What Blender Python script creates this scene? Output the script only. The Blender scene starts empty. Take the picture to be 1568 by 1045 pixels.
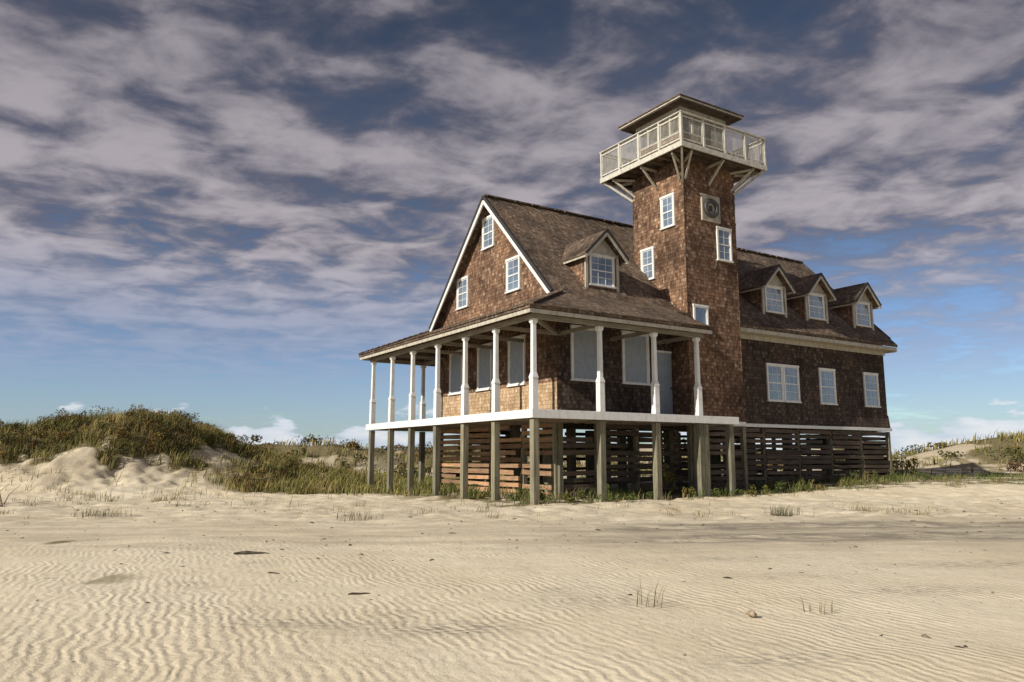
import bpy, math, random
import numpy as np
from mathutils import Vector, Matrix
random.seed(7); rng=np.random.default_rng(7)
scene=bpy.context.scene
V=Vector
# ------------------------------------------------------------ node helper
def newmat(name):
    m=bpy.data.materials.new(name); m.use_nodes=True
    nt=m.node_tree; nt.nodes.clear()
    out=nt.nodes.new('ShaderNodeOutputMaterial'); b=nt.nodes.new('ShaderNodeBsdfPrincipled')
    nt.links.new(b.outputs[0],out.inputs[0])
    return m,nt,b
class N:
    def __init__(s,nt): s.nt=nt
    def node(s,t,ins=None,**props):
        n=s.nt.nodes.new(t)
        for k,v in props.items(): setattr(n,k,v)
        if ins:
            for k,v in ins.items():
                if isinstance(v,bpy.types.NodeSocket): s.nt.links.new(v,n.inputs[k])
                else: n.inputs[k].default_value=v
        return n
    def m(s,op,a,b=0.0,c=None,clamp=False):
        d={0:a,1:b}
        if c is not None: d[2]=c
        return s.node('ShaderNodeMath',d,operation=op,use_clamp=clamp).outputs[0]
    def noise(s,vec,scale,detail=4,rough=.55,dist=0.0,dims='3D'):
        return s.node('ShaderNodeTexNoise',{'Vector':vec,'Scale':scale,'Detail':detail,'Roughness':rough,'Distortion':dist},noise_dimensions=dims).outputs[0]
    def ramp(s,f,stops,interp='LINEAR'):
        n=s.node('ShaderNodeValToRGB',{0:f}); cr=n.color_ramp; cr.interpolation=interp
        while len(cr.elements)<len(stops): cr.elements.new(.5)
        for e,(p,c) in zip(cr.elements,stops):
            e.position=p; e.color=(c[0],c[1],c[2],1) if not isinstance(c,(int,float)) else (c,c,c,1)
        return n.outputs[0]
    def mix(s,f,a,b,mode='MIX'):
        n=s.node('ShaderNodeMix',data_type='RGBA',blend_type=mode)
        for i,v in ((0,f),(6,a),(7,b)):
            if isinstance(v,bpy.types.NodeSocket): s.nt.links.new(v,n.inputs[i])
            elif i==0: n.inputs[0].default_value=v
            else: n.inputs[i].default_value=(v[0],v[1],v[2],1)
        return n.outputs[2]
    def mr(s,v,a,b,c=0.0,d=1.0,smooth=False):
        return s.node('ShaderNodeMapRange',{0:v,1:a,2:b,3:c,4:d},interpolation_type='SMOOTHSTEP' if smooth else 'LINEAR').outputs[0]
    def xyz(s,x,y,z=0.0): return s.node('ShaderNodeCombineXYZ',{0:x,1:y,2:z}).outputs[0]
    def sep(s,v):
        n=s.node('ShaderNodeSeparateXYZ',{0:v}); return n.outputs
    def bump(s,h,strength,dist,b,prev=None):
        d={'Height':h,'Strength':strength,'Distance':dist}
        if prev is not None: d['Normal']=prev
        n=s.node('ShaderNodeBump',d)
        if b is not None: s.nt.links.new(n.outputs[0],b.inputs['Normal'])
        return n.outputs[0]
def link(nt,a,b): nt.links.new(a,b)

def mat_shingle(name,stops,w=.14,h=.14,bd=.02,wob=.02,fleck=.45,bigv=((.6,.6,.62),(1.3,1.25,1.18)),butt_shadow_amt=.5):
    m,nt,b=newmat(name); g=N(nt)
    uv=g.node('ShaderNodeTexCoord').outputs['UV']
    s=g.sep(uv)
    wb=g.m('MULTIPLY',g.m('SUBTRACT',g.noise(uv,3.5,2,dims='2D'),.5),wob*2)
    vv=g.m('DIVIDE',g.m('ADD',s[1],wb),h)
    row=g.m('FLOOR',vv)
    ro=g.node('ShaderNodeTexWhiteNoise',{'W':row},noise_dimensions='1D').outputs[0]
    uu=g.m('ADD',g.m('DIVIDE',s[0],w),g.m('MULTIPLY',ro,7.3))
    uu=g.m('ADD',uu,g.m('MULTIPLY',g.noise(g.xyz(g.m('MULTIPLY',uu,.45),row),1.0,1,dims='2D'),1.6))
    col=g.m('FLOOR',uu)
    rn=g.node('ShaderNodeTexWhiteNoise',{'Vector':g.xyz(col,row)},noise_dimensions='2D').outputs[0]
    base=g.ramp(rn,stops)
    big=g.noise(uv,.7,5,.65,dims='2D')
    base=g.mix(1.0,base,g.ramp(big,[(.28,bigv[0]),(.5,(1,1,1)),(.75,bigv[1])]),'MULTIPLY')
    fine=g.noise(g.xyz(g.m('MULTIPLY',s[0],22),g.m('MULTIPLY',s[1],5)),3,3,dims='2D')
    base=g.mix(.8,base,g.ramp(fine,[(.3,.5),(.7,1.45)]),'MULTIPLY')
    fu=g.m('FRACT',uu); fv=g.m('FRACT',vv)
    gap=g.m('LESS_THAN',fu,.09)
    butt_shadow=g.m('GREATER_THAN',fv,.86)  # shadow below each shingle course, drawn as a dark line in the colour
    gg=g.m('MAXIMUM',g.m('MULTIPLY',gap,.5),g.m('MULTIPLY',butt_shadow,butt_shadow_amt))
    base=g.mix(gg,base,(.02,.015,.012))
    fl=g.mr(g.noise(uv,8,4,.75,dims='2D'),.57,.68)
    base=g.mix(g.m('MULTIPLY',fl,fleck),base,(.025,.018,.014))
    link(nt,base,b.inputs['Base Color']); b.inputs['Roughness'].default_value=.92; b.inputs['Specular IOR Level'].default_value=.15
    hh=g.m('ADD',g.m('SUBTRACT',1.0,fv),g.m('MULTIPLY',rn,.5))
    hh=g.m('SUBTRACT',hh,g.m('MULTIPLY',gap,.8))
    hh=g.m('ADD',hh,g.m('MULTIPLY',fine,.35))
    g.bump(hh,1.0,bd,b)
    return m
def mat_wood(name,stops,axis='Z',rough=.9,var=.5,bd=.006,sc=1.0):
    m,nt,b=newmat(name); g=N(nt)
    o=g.node('ShaderNodeTexCoord').outputs['Object']; s=g.sep(o)
    k={'X':(1.2,22,22),'Y':(22,1.2,22),'Z':(22,22,1.2),'H':(1.5,1.5,30),'N':(6,6,6)}[axis]
    ri=g.node('ShaderNodeNewGeometry').outputs['Random Per Island']
    off=g.m('MULTIPLY',ri,37)
    v=g.xyz(g.m('ADD',g.m('MULTIPLY',s[0],k[0]*sc),off),g.m('MULTIPLY',s[1],k[1]*sc),g.m('ADD',g.m('MULTIPLY',s[2],k[2]*sc),off))
    n=g.noise(v,1,5,.65)
    base=g.ramp(n,stops)
    base=g.mix(var,base,g.ramp(ri,[(0,(.45,.44,.42)),(.5,(.95,.95,.95)),(1,(1.5,1.4,1.3))]),'MULTIPLY')
    st=g.noise(o,1.7,4,.7)
    base=g.mix(.55,base,g.ramp(st,[(.3,.55),(.6,1.15)]),'MULTIPLY')
    link(nt,base,b.inputs['Base Color']); b.inputs['Roughness'].default_value=rough; b.inputs['Specular IOR Level'].default_value=.25
    g.bump(n,.8,bd,b)
    return m
def mat_paint(name,c,dirt=(.35,.32,.27),amt=.35):
    m,nt,b=newmat(name); g=N(nt)
    o=g.node('ShaderNodeTexCoord').outputs['Object']; s=g.sep(o)
    n=g.noise(g.xyz(g.m('MULTIPLY',s[0],5),g.m('MULTIPLY',s[1],5),g.m('MULTIPLY',s[2],2.5)),1.5,6,.7)
    f=g.mr(n,.45,.72,0,amt)
    link(nt,g.mix(f,c,dirt),b.inputs['Base Color']); b.inputs['Roughness'].default_value=.6
    g.bump(n,.3,.003,b)
    return m
M={}
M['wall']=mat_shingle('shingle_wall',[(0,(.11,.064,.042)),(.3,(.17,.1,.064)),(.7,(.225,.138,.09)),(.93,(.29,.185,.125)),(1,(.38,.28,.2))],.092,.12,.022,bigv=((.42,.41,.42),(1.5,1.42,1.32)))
M['cedar']=mat_shingle('shingle_cedar',[(0,(.36,.24,.14)),(.4,(.47,.32,.195)),(.8,(.54,.385,.24)),(1,(.6,.46,.33))],.092,.12,.02,fleck=.15,bigv=((.8,.8,.8),(1.15,1.15,1.15)),butt_shadow_amt=.3)  # lighter copy of the wall shingles, sunlight painted into the colour
M['rearwall']=mat_shingle('shingle_wall_dark',[(0,(.05,.036,.03)),(.3,(.071,.051,.041)),(.6,(.093,.067,.054)),(.9,(.12,.088,.07)),(1,(.185,.145,.118))],.092,.12,.022)  # darker copy of wall shingles, with the side walls' shade in its colour
M['roof']=mat_shingle('shingle_roof',[(0,(.1,.072,.053)),(.4,(.142,.103,.077)),(.8,(.18,.134,.1)),(1,(.26,.205,.16))],.1,.13,.016,bigv=((.5,.48,.48),(1.5,1.4,1.28)))
M['pile']=mat_wood('pile_wood',[(.25,(.085,.078,.054)),(.5,(.2,.188,.135)),(.75,(.31,.29,.215))],'Z',var=.4)
M['lat']=mat_wood('slat_wood',[(.25,(.19,.105,.06)),(.5,(.38,.235,.14)),(.75,(.5,.34,.22))],'H',var=.8)  # front slats, brightened and warmed to carry sunlight in the colour
M['latgrey']=mat_wood('slat_wood_grey',[(.25,(.04,.031,.026)),(.5,(.095,.073,.058)),(.75,(.17,.135,.108))],'H',var=.8)  # dark slat wood; shade on the side skirting is mixed into its colour
M['deck']=mat_wood('deck_wood',[(.25,(.12,.1,.08)),(.6,(.26,.22,.18))],'H',var=.5)
M['beam']=mat_wood('beam_wood',[(.25,(.15,.13,.1)),(.6,(.3,.27,.22))],'H',var=.3)
M['white']=mat_paint('white_paint',(.8,.8,.78),(.4,.37,.32),.45)
M['cream']=mat_paint('cream_paint',(.5,.46,.38),(.17,.14,.1),.7)
M['rail']=mat_paint('rail_paint',(.58,.56,.49),(.26,.22,.16),.7)
M['board']=mat_paint('window_shutter_board',(.33,.37,.42),(.2,.22,.25),.6)
M['dark']=mat_paint('dark_edge',(.035,.03,.028),(.02,.02,.02),.3)
M['ring']=mat_paint('ring_dark',(.05,.045,.045),(.1,.09,.08),.5)
def mat_glass():
    m,nt,b=newmat('window_glass'); g=N(nt)
    o=g.node('ShaderNodeTexCoord').outputs['Object']
    n=g.noise(o,1.3,3)
    link(nt,g.ramp(n,[(.3,(.10,.14,.2)),(.7,(.26,.33,.42))]),b.inputs['Base Color'])
    b.inputs['Roughness'].default_value=.08; b.inputs['Coat Weight'].default_value=1; b.inputs['Coat Roughness'].default_value=.03
    b.inputs['Specular IOR Level'].default_value=.9
    g.bump(g.noise(o,2.5,2),.25,.02,b)
    return m
M['glass']=mat_glass()
m,nt,b=newmat('dark_glass'); b.inputs['Base Color'].default_value=(.03,.035,.04,1); b.inputs['Roughness'].default_value=.08; M['dglass']=m

# ------------------------------------------------------------ mesh helper
house=bpy.data.objects.new('lifesaving_station_house',None); scene.collection.objects.link(house)
house.location=(0.57,20.0,0); ANG=math.radians(32.52); house.rotation_euler=(0,0,ANG)
bA=np.array([math.cos(ANG),math.sin(ANG)]); aA=np.array([-math.sin(ANG),math.cos(ANG)])
class Part:
    def __init__(s,name,mat): s.name=name; s.mat=mat; s.v=[]; s.f=[]
    def poly(s,pts):
        i=len(s.v); s.v+= [V(p) for p in pts]; s.f.append(list(range(i,i+len(pts))))
    def hexa(s,p):
        i=len(s.v); s.v+=[V(q) for q in p]
        for q in ((3,2,1,0),(4,5,6,7),(0,1,5,4),(1,2,6,5),(2,3,7,6),(3,0,4,7)): s.f.append([i+k for k in q])
    def box(s,x0,x1,y0,y1,z0,z1):
        s.hexa([(x0,y0,z0),(x1,y0,z0),(x1,y1,z0),(x0,y1,z0),(x0,y0,z1),(x1,y0,z1),(x1,y1,z1),(x0,y1,z1)])
    def beam(s,p,q,w,h,up=(0,0,1)):
        p=V(p);q=V(q);d=(q-p).normalized();u=V(up)
        r=d.cross(u).normalized(); u2=r.cross(d)
        c=[(-1,-1),(1,-1),(1,1),(-1,1)]
        s.hexa([p+r*(a*w/2)+u2*(b_*h/2) for a,b_ in c]+[q+r*(a*w/2)+u2*(b_*h/2) for a,b_ in c])
    def extr(s,pts,vec):
        pts=[V(p) for p in pts]; vec=V(vec); n=len(pts); i=len(s.v)
        s.v+=pts+[p+vec for p in pts]
        s.f.append(list(range(i,i+n))); s.f.append([i+n+k for k in reversed(range(n))])
        for k in range(n):
            k2=(k+1)%n; s.f.append([i+k2,i+k,i+n+k,i+n+k2])
    def fbox(s,F,u0,u1,v0,v1,d0,d1):
        O,U,W,Nn=F
        P=lambda u,v,d: O+U*u+W*v+Nn*d
        s.hexa([P(u0,v0,d0),P(u1,v0,d0),P(u1,v1,d0),P(u0,v1,d0),P(u0,v0,d1),P(u1,v0,d1),P(u1,v1,d1),P(u0,v1,d1)])
    def finish(s,parent=house,bevel=0):
        me=bpy.data.meshes.new(s.name); me.from_pydata([tuple(v) for v in s.v],[],s.f); me.update()
        uvl=me.uv_layers.new(name='UVMap')
        for p in me.polygons:
            n=p.normal
            if abs(n.z)>.985: t=V((1,0,0)); w=V((0,1,0))
            else:
                t=V((0,0,1)).cross(n).normalized(); w=n.cross(t)
                if w.z<0: w=-w
            for li in p.loop_indices:
                co=me.vertices[me.loops[li].vertex_index].co
                uvl.data[li].uv=(co.dot(t)+40,co.dot(w)+40)
        me.materials.append(s.mat)
        ob=bpy.data.objects.new(s.name,me); scene.collection.objects.link(ob)
        if parent: ob.parent=parent
        if bevel:
            bm=ob.modifiers.new('bev','BEVEL'); bm.width=bevel; bm.segments=1; bm.limit_method='ANGLE'
        return ob
P={}
def part(n,mat):
    if n not in P: P[n]=Part(n,M[mat])
    return P[n]
# ------------------------------------------------------------ house numbers
WL=11.25; DZ=2.48; EZ=5.2
HX0,HX1=2.2,19.25; HY0,HY1=2.0,9.7
MY=5.85; RZ=10.4; SL=1.02
def rz(y): return RZ-abs(y-MY)*SL
TX0,TX1,TY0,TY1=6.97,9.48,1.2,3.74
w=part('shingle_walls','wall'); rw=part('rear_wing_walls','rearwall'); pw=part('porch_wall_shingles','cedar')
zb=2.42; zs=3.5
pw.poly([(HX0,HY1,zb),(HX0,HY0,zb),(HX0,HY0,zs),(HX0,HY1,zs)])  # painted sunlit strip, ends at the porch eave's shadow line
w.poly([(HX0,HY1,zs),(HX0,HY0,zs),(HX0,HY0,rz(HY0)-.1),(HX0,MY,RZ-.1),(HX0,HY1,rz(HY1)-.1)])
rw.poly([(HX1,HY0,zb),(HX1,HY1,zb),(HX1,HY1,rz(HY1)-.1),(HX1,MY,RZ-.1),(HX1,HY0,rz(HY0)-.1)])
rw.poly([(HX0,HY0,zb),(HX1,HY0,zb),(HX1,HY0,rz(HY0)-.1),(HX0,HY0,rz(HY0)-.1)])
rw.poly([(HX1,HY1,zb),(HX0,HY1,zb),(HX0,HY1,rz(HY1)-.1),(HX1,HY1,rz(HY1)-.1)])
rw.poly([(HX0,HY0,zb),(HX0,HY1,zb),(HX1,HY1,zb),(HX1,HY0,zb)])
tw=part('tower_shingles','wall')
tw.box(TX0,TX1,TY0,TY1,2.42,11.36)
rw.poly([(TX1,HY0-.07,zb),(HX1+.05,HY0-.07,zb),(HX1+.05,HY0-.005,zb+.55),(TX1,HY0-.005,zb+.55)])
rw.poly([(HX1+.06,HY0-.07,zb),(HX1+.06,HY1,zb),(HX1+.005,HY1,zb+.55),(HX1+.005,HY0-.005,zb+.55)])
cw=part('corner_shingles','wall')
z=2.5
while z<11.2:
    for (x,y) in ((TX0,TY0),(TX1,TY0),(TX0,TY1)):
        if z<5.9 and (x,y)!=(TX0,TY0) and (x,y)!=(TX1,TY0): continue
        e=random.uniform(.006,.02)
        cw.box(x-e,x+e,y-e,y+e,z,z+.1)
    z+=.12
# main roof
r=part('roof_shingles','roof'); th=(0,0,-.1)
XR0,XR1=1.88,19.42
def slab(p,pts): p.extr(pts,th)
slab(r,[(XR0,1.75,rz(1.75)),(6.7,1.75,rz(1.75)),(6.7,MY,RZ),(XR0,MY,RZ)])
slab(r,[(6.7,1.43,rz(1.43)),(XR1,1.43,rz(1.43)),(XR1,MY,RZ),(6.7,MY,RZ)])
slab(r,[(XR1,10.27,rz(10.27)),(6.7,10.27,rz(10.27)),(6.7,MY,RZ),(XR1,MY,RZ)])
slab(r,[(6.7,9.95,rz(9.95)),(XR0,9.95,rz(9.95)),(XR0,MY,RZ),(6.7,MY,RZ)])
r.beam((XR0,MY,RZ+.02),(XR1,MY,RZ+.02),.2,.05)
for i in range(118):
    x=XR0+.05+i*.148
    if random.random()<.35: r.beam((x,MY-.1,RZ+.0),(x+.12,MY-.1,RZ+.0),.16,random.uniform(.02,.05))
for i in range(66):
    x=TX1+.1+i*.148; r.beam((x,1.43+.04,rz(1.43)-.02),(x+.13,1.43+.04,rz(1.43)-.02),.16+random.uniform(0,.05),.035)
for i in range(240):
    x=random.uniform(2.0,19.3); y=random.uniform(1.9 if x<6.7 else 1.6,5.6)
    if TX0-.1<x<TX1+.1 and y<TY1+.1: continue
    z=rz(y); a=random.uniform(.008,.03)
    r.hexa([(x,y,z-.01),(x+.1,y,z-.01),(x+.1,y+.13,z+.12),(x,y+.13,z+.12),(x,y,z+a),(x+.1,y,z+a),(x+.1,y+.13,z+.135),(x,y+.13,z+.135)])
# porch roof
pr=part('porch_roof_shingles','roof')
o=.38; PX1=6.42; zt=rz(1.75)+.01; yl=WL+.35
slab(pr,[(-o,-o,EZ),(PX1,-o,EZ),(PX1,1.8,zt),(HX0,1.8,zt)])
slab(pr,[(-o,yl,EZ),(-o,-o,EZ),(HX0,1.8,zt),(HX0,9.9,zt)])
slab(pr,[(PX1,yl,EZ),(-o,yl,EZ),(HX0,9.9,zt),(PX1,9.9,zt)])
pr.extr([(PX1,1.15,5.93),(TX0+.02,1.15,5.93),(TX0+.02,1.8,zt),(PX1,1.8,zt)],th)
n_=15
for (A_,B_) in (((-o,-o,EZ+.02),(HX0,1.8,zt+.02)),((-o,yl,EZ+.02),(HX0,9.9,zt+.02))):
    A_=V(A_);B_=V(B_)
    for k in range(n_):
        pr.beam(A_.lerp(B_,k/n_),A_.lerp(B_,(k+.95)/n_)+V((0,0,.02)),.22,.04)
for i in range(45):
    x=-o+.02+i*.15; pr.beam((x,-o+.04,EZ+.0),(x+.13,-o+.04,EZ+.0),.14+random.uniform(0,.05),.03)
for i in range(78):
    y=-o+.02+i*.153; pr.beam((-o+.04,y,EZ+.0),(-o+.04,y+.135,EZ+.0),.14+random.uniform(0,.05),.03)
c=part('eave_trim','cream')
c.box(-o+.03,PX1-.02,-o+.03,-o+.07,EZ-.21,EZ-.105)
c.box(-o+.03,-o+.07,-o+.071,yl-.03,EZ-.21,EZ-.105)
c.box(-o+.071,PX1-.02,yl-.07,yl-.03,EZ-.21,EZ-.105)
c.box(TX1+.002,XR1-.02,1.46,1.5,rz(1.43)-.25,rz(1.43)-.11)
c.box(TX1+.002,XR1-.02,1.501,HY0-.003,rz(1.43)-.22,rz(1.43)-.19)
c.box(TX1+.003,HX1+.05,HY0-.05,HY0-.004,rz(1.43)-.40,rz(1.43)-.225)
c.box(HX1+.003,HX1+.15,1.47,HY0,rz(1.43)-.3,rz(1.43)-.12)
wt=part('rake_trim','white')
for sgn,yb in ((-1,1.8),(1,9.9)):
    wt.beam(V((XR0-.02,MY,RZ-.2)),V((XR0-.02,yb,rz(yb)-.2)),.05,.13,up=(0,0,1))
    wt.beam(V((XR1+.02,MY,RZ-.2)),V((XR1+.02,yb,rz(yb)-.2)),.05,.13)
dk=part('rake_shingle_edge','dark')
for sgn,yb in ((-1,1.75),(1,9.95)):
    dk.beam(V((XR0-.03,MY,RZ-.03)),V((XR0-.03,yb,rz(yb)-.03)),.07,.11); dk.beam(V((XR1+.03,MY,RZ-.03)),V((XR1+.03,yb,rz(yb)-.03)),.05,.09)
wt.box(XR0+.02,HX0,1.76,1.99,rz(1.75)-.13-.1,rz(1.75)-.125)
bp=part('porch_beams','beam')
bp.box(-.06,PX1-.1,-.05,.05,4.9,5.03); bp.box(-.05,.05,.051,WL,4.9,5.03); bp.box(.051,PX1-.1,WL-.14,WL-.02,4.9,5.03)
cl=part('porch_ceiling','latgrey')
LP=[0,1.95,3.75,5.6,7.5,9.25,11.05]; RP=[2.27,4.33,6.1]
for y in LP[1:-1]: bp.box(.06,HX0-.01,y-.04,y+.04,4.9,5.01)
for x in RP: bp.box(x-.04,x+.04,.06,(HY0 if x<7 else 1.2)-.01,4.9,5.01)
bp.beam((.05,.05,4.95),(HX0,HY0,4.95),.08,.1)
for x in (2.2,4.3,6.2): bp.box(x-.05,x+.05,HY1+.01,WL-.15,4.88,5.02)
for i in range(18):
    y=.3+i*.63
    if 1.9<y<9.8: cl.beam((-o+.1,y,EZ-.15),(HX0,y,zt-.16),.05,.1)
for i in range(8):
    x=2.4+i*.52; cl.beam((x,-o+.1,EZ-.15),(x,1.95,zt-.14),.05,.1)
ps=part('porch_posts','white')
def wpost(x,y):
    def fr(a,b,z0,z1): 
        ps.hexa([(x-a,y-a,z0),(x+a,y-a,z0),(x+a,y+a,z0),(x-a,y+a,z0),(x-b,y-b,z1),(x+b,y-b,z1),(x+b,y+b,z1),(x-b,y+b,z1)])
    fr(.092,.088,DZ,3.30); fr(.088,.105,3.301,3.33); fr(.1,.062,3.331,3.47); fr(.062,.056,3.471,4.76); fr(.056,.085,4.761,4.81); fr(.088,.088,4.811,4.895)
for y in LP: wpost(.02,y+.03 if y==0 else y)
for x in RP: wpost(x,.03)
for x in (2.17,4.3,6.2): wpost(x,WL-.15)
pl=part('piles','pile')
def pile(x,y,zt_=2.24,a=.092,z0=-.5):
    j=random.uniform(-.015,.015)
    pl.hexa([(x-a+j,y-a,z0),(x+a+j,y-a,z0),(x+a+j,y+a,z0),(x-a+j,y+a,z0),(x-a,y-a,zt_),(x+a,y-a,zt_),(x+a,y+a,zt_),(x-a,y+a,zt_)])
for y in LP: pile(.03,y+.02)
for x in RP: pile(x,.03)
pile(6.3,.03); pile(7.42,.03); pile(7.42,1.05)
for x in (2.17,4.3,6.2): pile(x,WL-.15)
for x in np.arange(3.2,18.8,2.4):
    for y in (3.9,5.85,7.8): pile(float(x),y,2.3,.13)
d=part('deck_boards','deck')
for i in range(15):
    x0=-.09+i*.15
    if x0+.14>HX0: break
    d.box(x0,x0+.142,-.09,WL,DZ-.04,DZ)
for i in range(14):
    y0=-.09+i*.15
    d.box(2.165,7.6 if y0<1.0 else TX0-.01,y0,min(y0+.142,HY0-.005),DZ-.04,DZ-.002)
for i in range(10):
    y0=HY1+.01+i*.15
    d.box(2.165,6.4,y0,y0+.142,DZ-.04,DZ-.002)
for i in range(28):
    yy=.2+i*.4; d.box(-.05,HX0,yy,yy+.05,DZ-.23,DZ-.045)
for i in range(12):
    xx=2.4+i*.42; d.box(xx,xx+.05,-.05,HY0-.01 if xx<6.9 else 1.15,DZ-.23,DZ-.045)
f=part('deck_fascia','white')
f.box(-.14,7.68,-.14,-.095,DZ-.22,DZ+.006); f.box(-.14,-.095,-.094,WL+.05,DZ-.22,DZ+.006)
f.box(-.094,6.5,WL+.01,WL+.05,DZ-.22,DZ+.006); f.box(7.635,7.68,-.094,1.19,DZ-.22,DZ+.006)
f.box(7.69,TX1+.03,1.15,TY0-.003,2.31,2.43); f.box(TX1+.032,HX1+.08,HY0-.12,HY0-.073,2.31,2.43); f.box(HX1+.07,HX1+.11,HY0-.07,HY1,2.31,2.43)
# lattice skirting
la=part('skirting_slats','lat'); lg=part('skirting_slats_side','latgrey')
lp=part('skirting_posts','pile')
def skirt(prt,p,q,top=2.28,seglen=1.85,step=.205,hh=.15,miss=.04):
    p=V(p);q=V(q);L=(q-p).length;dr=(q-p)/L;n=V((dr.y,-dr.x,0))
    ns=max(1,round(L/seglen)); sl=L/ns
    for k in range(ns+1):
        c0=p+dr*(k*sl); lp.beam(c0-n*.09+V((0,0,-.4)),c0-n*.09+V((0,0,top)),.14,.14,up=(dr.x,dr.y,0))
    for k in range(ns):
        z=top-.08; i=0
        while z>.0:
            if random.random()>miss:
                a=p+dr*(k*sl+.01+random.uniform(-.0,.05)); b2=p+dr*((k+1)*sl-.01-(random.uniform(0,.05) if random.random()<.8 else random.uniform(.2,.9)))
                off=n*random.uniform(0,.018)
                z1=z+random.uniform(-.02,.02); z2=z+random.uniform(-.02,.02)
                h2=hh*random.uniform(.75,1.1)
                prt.beam(a+off+V((0,0,z1)),b2+off+V((0,0,z2)),.028,h2)
            z-=step
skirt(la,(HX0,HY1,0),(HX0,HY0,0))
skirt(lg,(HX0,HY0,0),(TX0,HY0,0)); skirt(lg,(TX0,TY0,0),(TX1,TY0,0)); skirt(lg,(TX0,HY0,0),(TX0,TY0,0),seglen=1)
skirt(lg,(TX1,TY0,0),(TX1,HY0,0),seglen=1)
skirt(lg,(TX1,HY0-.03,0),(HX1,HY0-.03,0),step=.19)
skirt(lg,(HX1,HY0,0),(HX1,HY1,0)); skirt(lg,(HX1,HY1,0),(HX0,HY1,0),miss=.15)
# ------------------------------------------------------------ windows
def window(O,U,Nn,w_,h_,kind='sash',cas=.07,gm='glass'):
    F=(V(O)-V(U)*(w_/2),V(U),V((0,0,1)),V(Nn))
    g=part('window_panes' if gm=='glass' else 'window_boards',gm); t=part('window_frames','white')
    g.fbox(F,0,w_,0,h_,-.02,.012)
    e=.002
    t.fbox(F,-cas,0,-.0,h_+.001,-.02,.05); t.fbox(F,w_,w_+cas,0,h_+.001,-.02,.05)
    t.fbox(F,-cas-.02,w_+cas+.02,h_+.002,h_+cas+.01,-.02,.06)
    t.fbox(F,-cas-.03,w_+cas+.03,-.05,-.001,-.02,.08)
    s=.035
    t.fbox(F,0.001,s,.001,h_-.001,.013,.03); t.fbox(F,w_-s,w_-.001,.001,h_-.001,.013,.03)
    t.fbox(F,s+e,w_-s-e,.001,s,.013,.03); t.fbox(F,s+e,w_-s-e,h_-s,h_-.001,.013,.03)
    if kind=='plain': return
    t.fbox(F,s+e,w_-s-e,h_/2-.02,h_/2+.02,.013,.034)
    nc=3 if w_>.75 else 2
    for k in range(1,nc):
        x=w_*k/nc; t.fbox(F,x-.007,x+.007,s+e,h_/2-.02-e,.013,.024); t.fbox(F,x-.007,x+.007,h_/2+.02+e,h_-s-e,.013,.024)
    for zz in (h_*.27,h_*.74):
        for k in range(nc):
            x0=(s+e if k==0 else w_*k/nc+.008); x1=(w_-s-e if k==nc-1 else w_*(k+1)/nc-.008)
            t.fbox(F,x0,x1,zz-.007,zz+.007,.013,.023)
NX=(-1,0,0); UY=(0,-1,0); NY=(0,-1,0); UX=(1,0,0)
for y in (4.2,6.25,8.35): window((HX0,y,3.58),UY,NX,.85,1.5,'plain',gm='board')
window((HX0,MY+.2,8.62),UY,NX,.66,1.05); window((HX0,MY-1.45,6.75),UY,NX,.7,1.05); window((HX0,MY+2.05,6.75),UY,NX,.7,1.05)
window((3.3,HY0,3.6),UX,NY,1.0,1.6,'plain',gm='board'); window((5.35,HY0,3.6),UX,NY,1.0,1.6,'plain',gm='board')
F=(V((6.2,HY0,DZ)),V(UX),V((0,0,1)),V(NY)); t=part('door','board')
t.fbox(F,0,.72,0,2.2,-.02,.03); 
for a,b_ in ((.1,.33),(.39,.62)):
    for c0,c1 in ((.15,.8),(.95,2.05)): t.fbox(F,a,b_,c0,c1,.031,.042)
t2=part('door_frame','white'); t2.fbox(F,-.07,-.001,0,2.27,-.02,.05); t2.fbox(F,0,.72,2.201,2.27,-.02,.05)
kn=part('door_knob','ring'); kn.fbox(F,.64,.69,1.0,1.06,.03,.09)
for x in (12.17,13.1): window((x,HY0,3.32),UX,NY,.78,1.3,'sash',.06)
window((15.3,HY0,3.32),UX,NY,.85,1.3); window((18.2,HY0,3.32),UX,NY,.85,1.3)
window((TX0,1.95,9.1),UY,NX,.52,1.05,cas=.07); window((TX0,3.02,7.45),UY,NX,.52,1.05,cas=.07)
window((8.84,TY0,8.0),UX,NY,.6,1.1,cas=.06); window((7.56,TY0,5.6),UX,NY,.56,.62,'plain',cas=.06)
F=(V((8.22,TY0,9.75)),V(UX),V((0,0,1)),V(NY)); t=part('life_ring_board','cream')
t.fbox(F,-.4,.4,-.43,.43,-.01,.03)
for a in (-.44,.401): t.fbox(F,a,a+.04,-.47,.47,-.01,.06)
for a in (-.47,.431): t.fbox(F,-.4,.4,a,a+.039,-.01,.06)
tor=part('life_ring','ring'); nseg=28
for k in range(nseg):
    for j in range(8):
        q=[]
        for (kk,jj) in ((k,j),(k+1,j),(k+1,j+1),(k,j+1)):
            A=2*math.pi*kk/nseg; B=2*math.pi*jj/8; R_=.27+.085*math.cos(B)
            q.append((8.22+R_*math.cos(A),TY0-.085-.06*math.sin(B),9.75+R_*math.sin(A)))
        tor.poly(q)
tor.fbox(F,-.07,.07,-.1,.1,.03,.06)
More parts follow.
